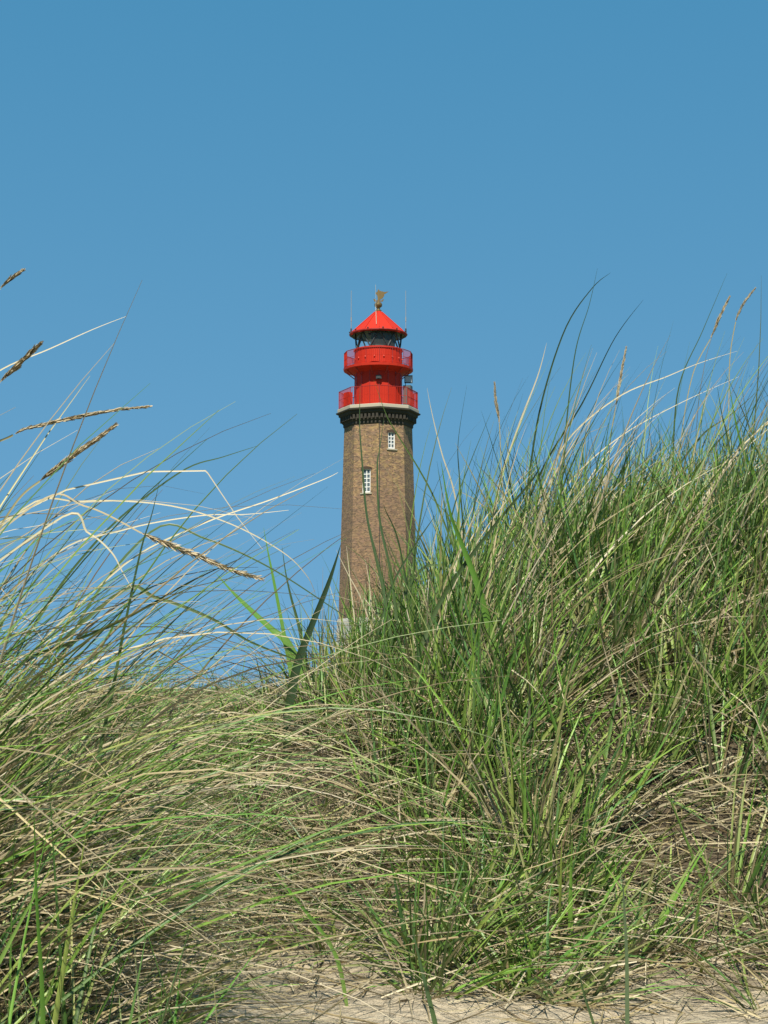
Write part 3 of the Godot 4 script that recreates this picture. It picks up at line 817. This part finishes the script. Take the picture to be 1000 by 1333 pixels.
	lathe(st, [Vector2(0.30, 37.2), Vector2(0.34, 37.3), Vector2(0.18, 37.42), Vector2(0.16, 37.55), Vector2(0.36, 37.7), Vector2(0.40, 37.9), Vector2(0.28, 38.1), Vector2(0.08, 38.18), Vector2(0.05, 39.0), Vector2(0.0, 39.02)], 14)
	done(st, "finial", gold, t)
	# weather vane: a winged plate with a scroll on each side
	st = begin()
	for poly in [
		[Vector2(-0.05, 38.45), Vector2(0.05, 38.3), Vector2(0.45, 38.55), Vector2(0.62, 38.85), Vector2(0.52, 38.9), Vector2(0.72, 39.0), Vector2(1.02, 39.22), Vector2(0.6, 39.16), Vector2(0.15, 39.28), Vector2(0.0, 39.45), Vector2(-0.1, 39.2), Vector2(-0.3, 39.05), Vector2(-0.12, 38.85)],
		[Vector2(-0.45, 38.35), Vector2(-0.40, 38.2), Vector2(0.45, 38.2), Vector2(0.56, 38.42), Vector2(0.42, 38.45), Vector2(0.36, 38.32), Vector2(-0.28, 38.32), Vector2(-0.34, 38.45), Vector2(-0.5, 38.5)],
	]:
		plate(st, poly, 0.03)
	done(st, "weather_vane", gold, t)
	st = begin()
	tube(st, [Vector3(-0.18, 35.4, 2.45), Vector3(-0.24, 37.4, 1.6), Vector3(-0.26, 39.55, 1.4)], 0.02, 0.016, 6)
	done(st, "lightning_rod", mat(lin(0.34, 0.32, 0.26), 0.5, 0.3), t)
	for s in [-1, 1]:
		var ant := Node3D.new()
		ant.name = "antenna"
		t.add_child(ant, true)
		ant.position = Vector3(s * 2.68 + 0.02, 34.9, 0.2)
		st = begin()
		tube(st, [Vector3(0, 0, 0), Vector3(0, 4.35, 0)], 0.034, 0.026, 5)
		done(st, "whip", steel, ant)
		st = begin()
		tube(st, [Vector3(0, -0.15, 0), Vector3(0, 0.55, 0)], 0.09, 0.075, 6)
		done(st, "base_tube", black, ant)
		st = begin()
		tube(st, [Vector3(0, 1.25, 0), Vector3(0, 1.7, 0)], 0.055, 0.055, 6)
		done(st, "coil", steel, ant)

func lathe_knob(st: SurfaceTool, c: Vector3, r: float) -> void:
	var prof := []
	for k in 5:
		var a := -PI / 2 + PI * k / 4
		prof.append(Vector2(r * cos(a), r * sin(a)))
	for k in 4:
		for i in 8:
			var a := TAU * i / 8
			var b := TAU * (i + 1) / 8
			quad(st, c + ring(prof[k + 1].x, prof[k + 1].y, a), c + ring(prof[k + 1].x, prof[k + 1].y, b), c + ring(prof[k].x, prof[k].y, b), c + ring(prof[k].x, prof[k].y, a))

func plate(st: SurfaceTool, poly: Array, half: float) -> void:
	var packed := PackedVector2Array(poly)
	var tri := Geometry2D.triangulate_polygon(packed)
	for k in range(0, tri.size(), 3):
		var a := packed[tri[k]]
		var b := packed[tri[k + 1]]
		var c := packed[tri[k + 2]]
		if (b - a).cross(c - a) > 0:
			var x := b
			b = c
			c = x
		for v in [a, b, c]:
			st.set_uv(Vector2.ZERO)
			st.add_vertex(Vector3(v.x, v.y, half))
		for v in [a, c, b]:
			st.set_uv(Vector2.ZERO)
			st.add_vertex(Vector3(v.x, v.y, -half))
	var area := 0.0
	for k in packed.size():
		area += packed[k].cross(packed[(k + 1) % packed.size()])
	for k in packed.size():
		var a := packed[k]
		var b := packed[(k + 1) % packed.size()]
		if area > 0:
			var x := a
			a = b
			b = x
		quad(st, Vector3(a.x, a.y, -half), Vector3(b.x, b.y, -half), Vector3(b.x, b.y, half), Vector3(a.x, a.y, half))

# ---------------------------------------------------------------- ground
func spread_axis(near: float, step: float, far: float, both: bool) -> Array:
	var out := []
	var v := 0.0
	var s := step
	while v < far:
		out.append(v)
		if v > near:
			s *= 1.28
		v += s
	out.append(far)
	if both:
		var neg := []
		for k in range(out.size() - 1, 0, -1):
			neg.append(-out[k])
		out = neg + out
	return out

func ground(m: Material) -> void:
	var xs := spread_axis(3.2, 0.035, 6000.0, true)
	var ds := spread_axis(5.5, 0.035, 6000.0, false)
	var back := []
	for k in range(14, 0, -1):
		back.append(-0.1 * pow(1.6, k))
	ds = back + ds
	var v := PackedVector3Array()
	var c := PackedColorArray()
	var idx := PackedInt32Array()
	var w := xs.size()
	for d in ds:
		for x in xs:
			v.append(Vector3(x, height(x, d), -d))
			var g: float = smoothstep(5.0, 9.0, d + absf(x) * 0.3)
			# humus-brown soil under grass, shade between stems painted in; ragged edge to pale sand
			var soil_shade := smoothstep(2.52, 2.70, d + 0.35 * patch_noise.get_noise_2d(x * 3.0 + 20.0, d * 3.0) + 0.2 * bump_noise.get_noise_2d(x * 6.0, d * 6.0))
			soil_shade = maxf(soil_shade, smoothstep(-0.25, -0.40, x + 0.2 * bump_noise.get_noise_2d(x * 5.0, d * 5.0)))
			c.append(Color(0.80, 0.80, 0.80).lerp(Color(0.15, 0.135, 0.115), soil_shade).lerp(Color(0.24, 0.32, 0.15), g))
	for j in ds.size() - 1:
		for i in w - 1:
			var a := j * w + i
			idx.append_array([a, a + w, a + w + 1, a, a + w + 1, a + 1])
	var st := SurfaceTool.new()
	var arr := []
	arr.resize(Mesh.ARRAY_MAX)
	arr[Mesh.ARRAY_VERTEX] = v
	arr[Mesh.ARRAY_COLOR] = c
	arr[Mesh.ARRAY_INDEX] = idx
	var am := ArrayMesh.new()
	am.add_surface_from_arrays(Mesh.PRIMITIVE_TRIANGLES, arr)
	st.create_from(am, 0)
	st.generate_normals()
	var o := MeshInstance3D.new()
	o.name = "ground"
	o.mesh = st.commit()
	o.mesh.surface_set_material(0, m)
	add_child(o)
	tag(o, "pale dune sand under the grass, bare at the bottom", "", "", "structure")

func sand_material() -> StandardMaterial3D:
	var m := mat(Color.WHITE, 0.95)
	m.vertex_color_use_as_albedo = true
	var r := RandomNumberGenerator.new()
	r.seed = 12
	var fine := FastNoiseLite.new()
	fine.seed = 3
	fine.frequency = 0.03
	fine.fractal_octaves = 4
	var N := 512
	var im := Image.create(N, N, false, Image.FORMAT_RGB8)
	var hm := Image.create(N, N, false, Image.FORMAT_RGB8)
	for y in N:
		for x in N:
			var n := fine.get_noise_2d(x, y)
			var k := 1.0 + 0.30 * n + r.randf_range(-0.22, 0.22)
			var c := Color(0.52 * k, 0.44 * k, 0.31 * k)
			if r.randf() < 0.03:
				c = Color(0.12, 0.09, 0.06)
			im.set_pixel(x, y, c.linear_to_srgb())
			var hgt := 0.5 + 0.4 * n + r.randf_range(-0.08, 0.08)
			hm.set_pixel(x, y, Color(hgt, hgt, hgt))
	m.albedo_texture = ImageTexture.create_from_image(im)
	m.heightmap_enabled = true
	m.heightmap_texture = ImageTexture.create_from_image(hm)
	m.heightmap_scale = 2.2
	m.uv1_triplanar = true
	m.uv1_world_triplanar = true
	m.uv1_scale = Vector3(1.7, 1.7, 1.7)
	return m

func leaf_material(rough: float, through: float) -> StandardMaterial3D:
	var m := mat(Color.WHITE, rough)
	m.vertex_color_use_as_albedo = true
	m.metallic_specular = 0.5
	m.cull_mode = BaseMaterial3D.CULL_DISABLED
	m.backlight_enabled = true
	m.backlight = Color(through, through, through).linear_to_srgb()
	return m

func _ready() -> void:
	rng.seed = 20240
	bump_noise.seed = 9
	bump_noise.frequency = 1.1
	patch_noise.seed = 31
	patch_noise.frequency = 0.9

	# camera, sky, sun, exposure
	var cam := Camera3D.new()
	cam.name = "camera"
	cam.fov = 35.54
	cam.near = 0.05
	cam.far = 12000.0
	cam.position = Vector3(0, EYE, 0)
	cam.rotation_degrees = Vector3(6.27, 0, 0)
	add_child(cam)
	cam.current = true
	var sky_mat := ProceduralSkyMaterial.new()
	sky_mat.sky_top_color = lin(0.024, 0.164, 0.312)
	sky_mat.sky_horizon_color = lin(0.130, 0.306, 0.488)
	sky_mat.sky_curve = 0.25
	sky_mat.ground_horizon_color = Color8(120, 150, 165)
	sky_mat.ground_bottom_color = Color8(110, 105, 85)
	sky_mat.sun_angle_max = 1.0
	var sky := Sky.new()
	sky.sky_material = sky_mat
	var env := Environment.new()
	env.background_mode = Environment.BG_SKY
	env.sky = sky
	env.tonemap_mode = Environment.TONE_MAPPER_LINEAR
	env.tonemap_exposure = 1.36
	env.sdfgi_enabled = true
	env.ssao_enabled = true
	env.ssil_enabled = true
	var we := WorldEnvironment.new()
	we.name = "environment"
	we.environment = env
	add_child(we)
	var sun := DirectionalLight3D.new()
	sun.name = "sun"
	sun.light_color = Color(1.0, 0.965, 0.90)
	sun.light_energy = 1.6
	sun.light_angular_distance = 0.53
	sun.shadow_enabled = true
	add_child(sun)
	var el := deg_to_rad(52.0)
	var az := deg_to_rad(7.0)
	sun.look_at_from_position(Vector3.ZERO, Vector3(sin(az) * cos(el), -sin(el), -cos(az) * cos(el)))

	# setting
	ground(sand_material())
	lighthouse()

	# grass
	var leaf := leaf_material(0.42, 0.22)
	var dry := leaf_material(0.6, 0.15)
	grass_right(leaf)
	grass_foot(dry)
	grass_saddle(leaf)
	grass_left(leaf)
	dead_litter(dry)
	lone_grass(leaf, dry)
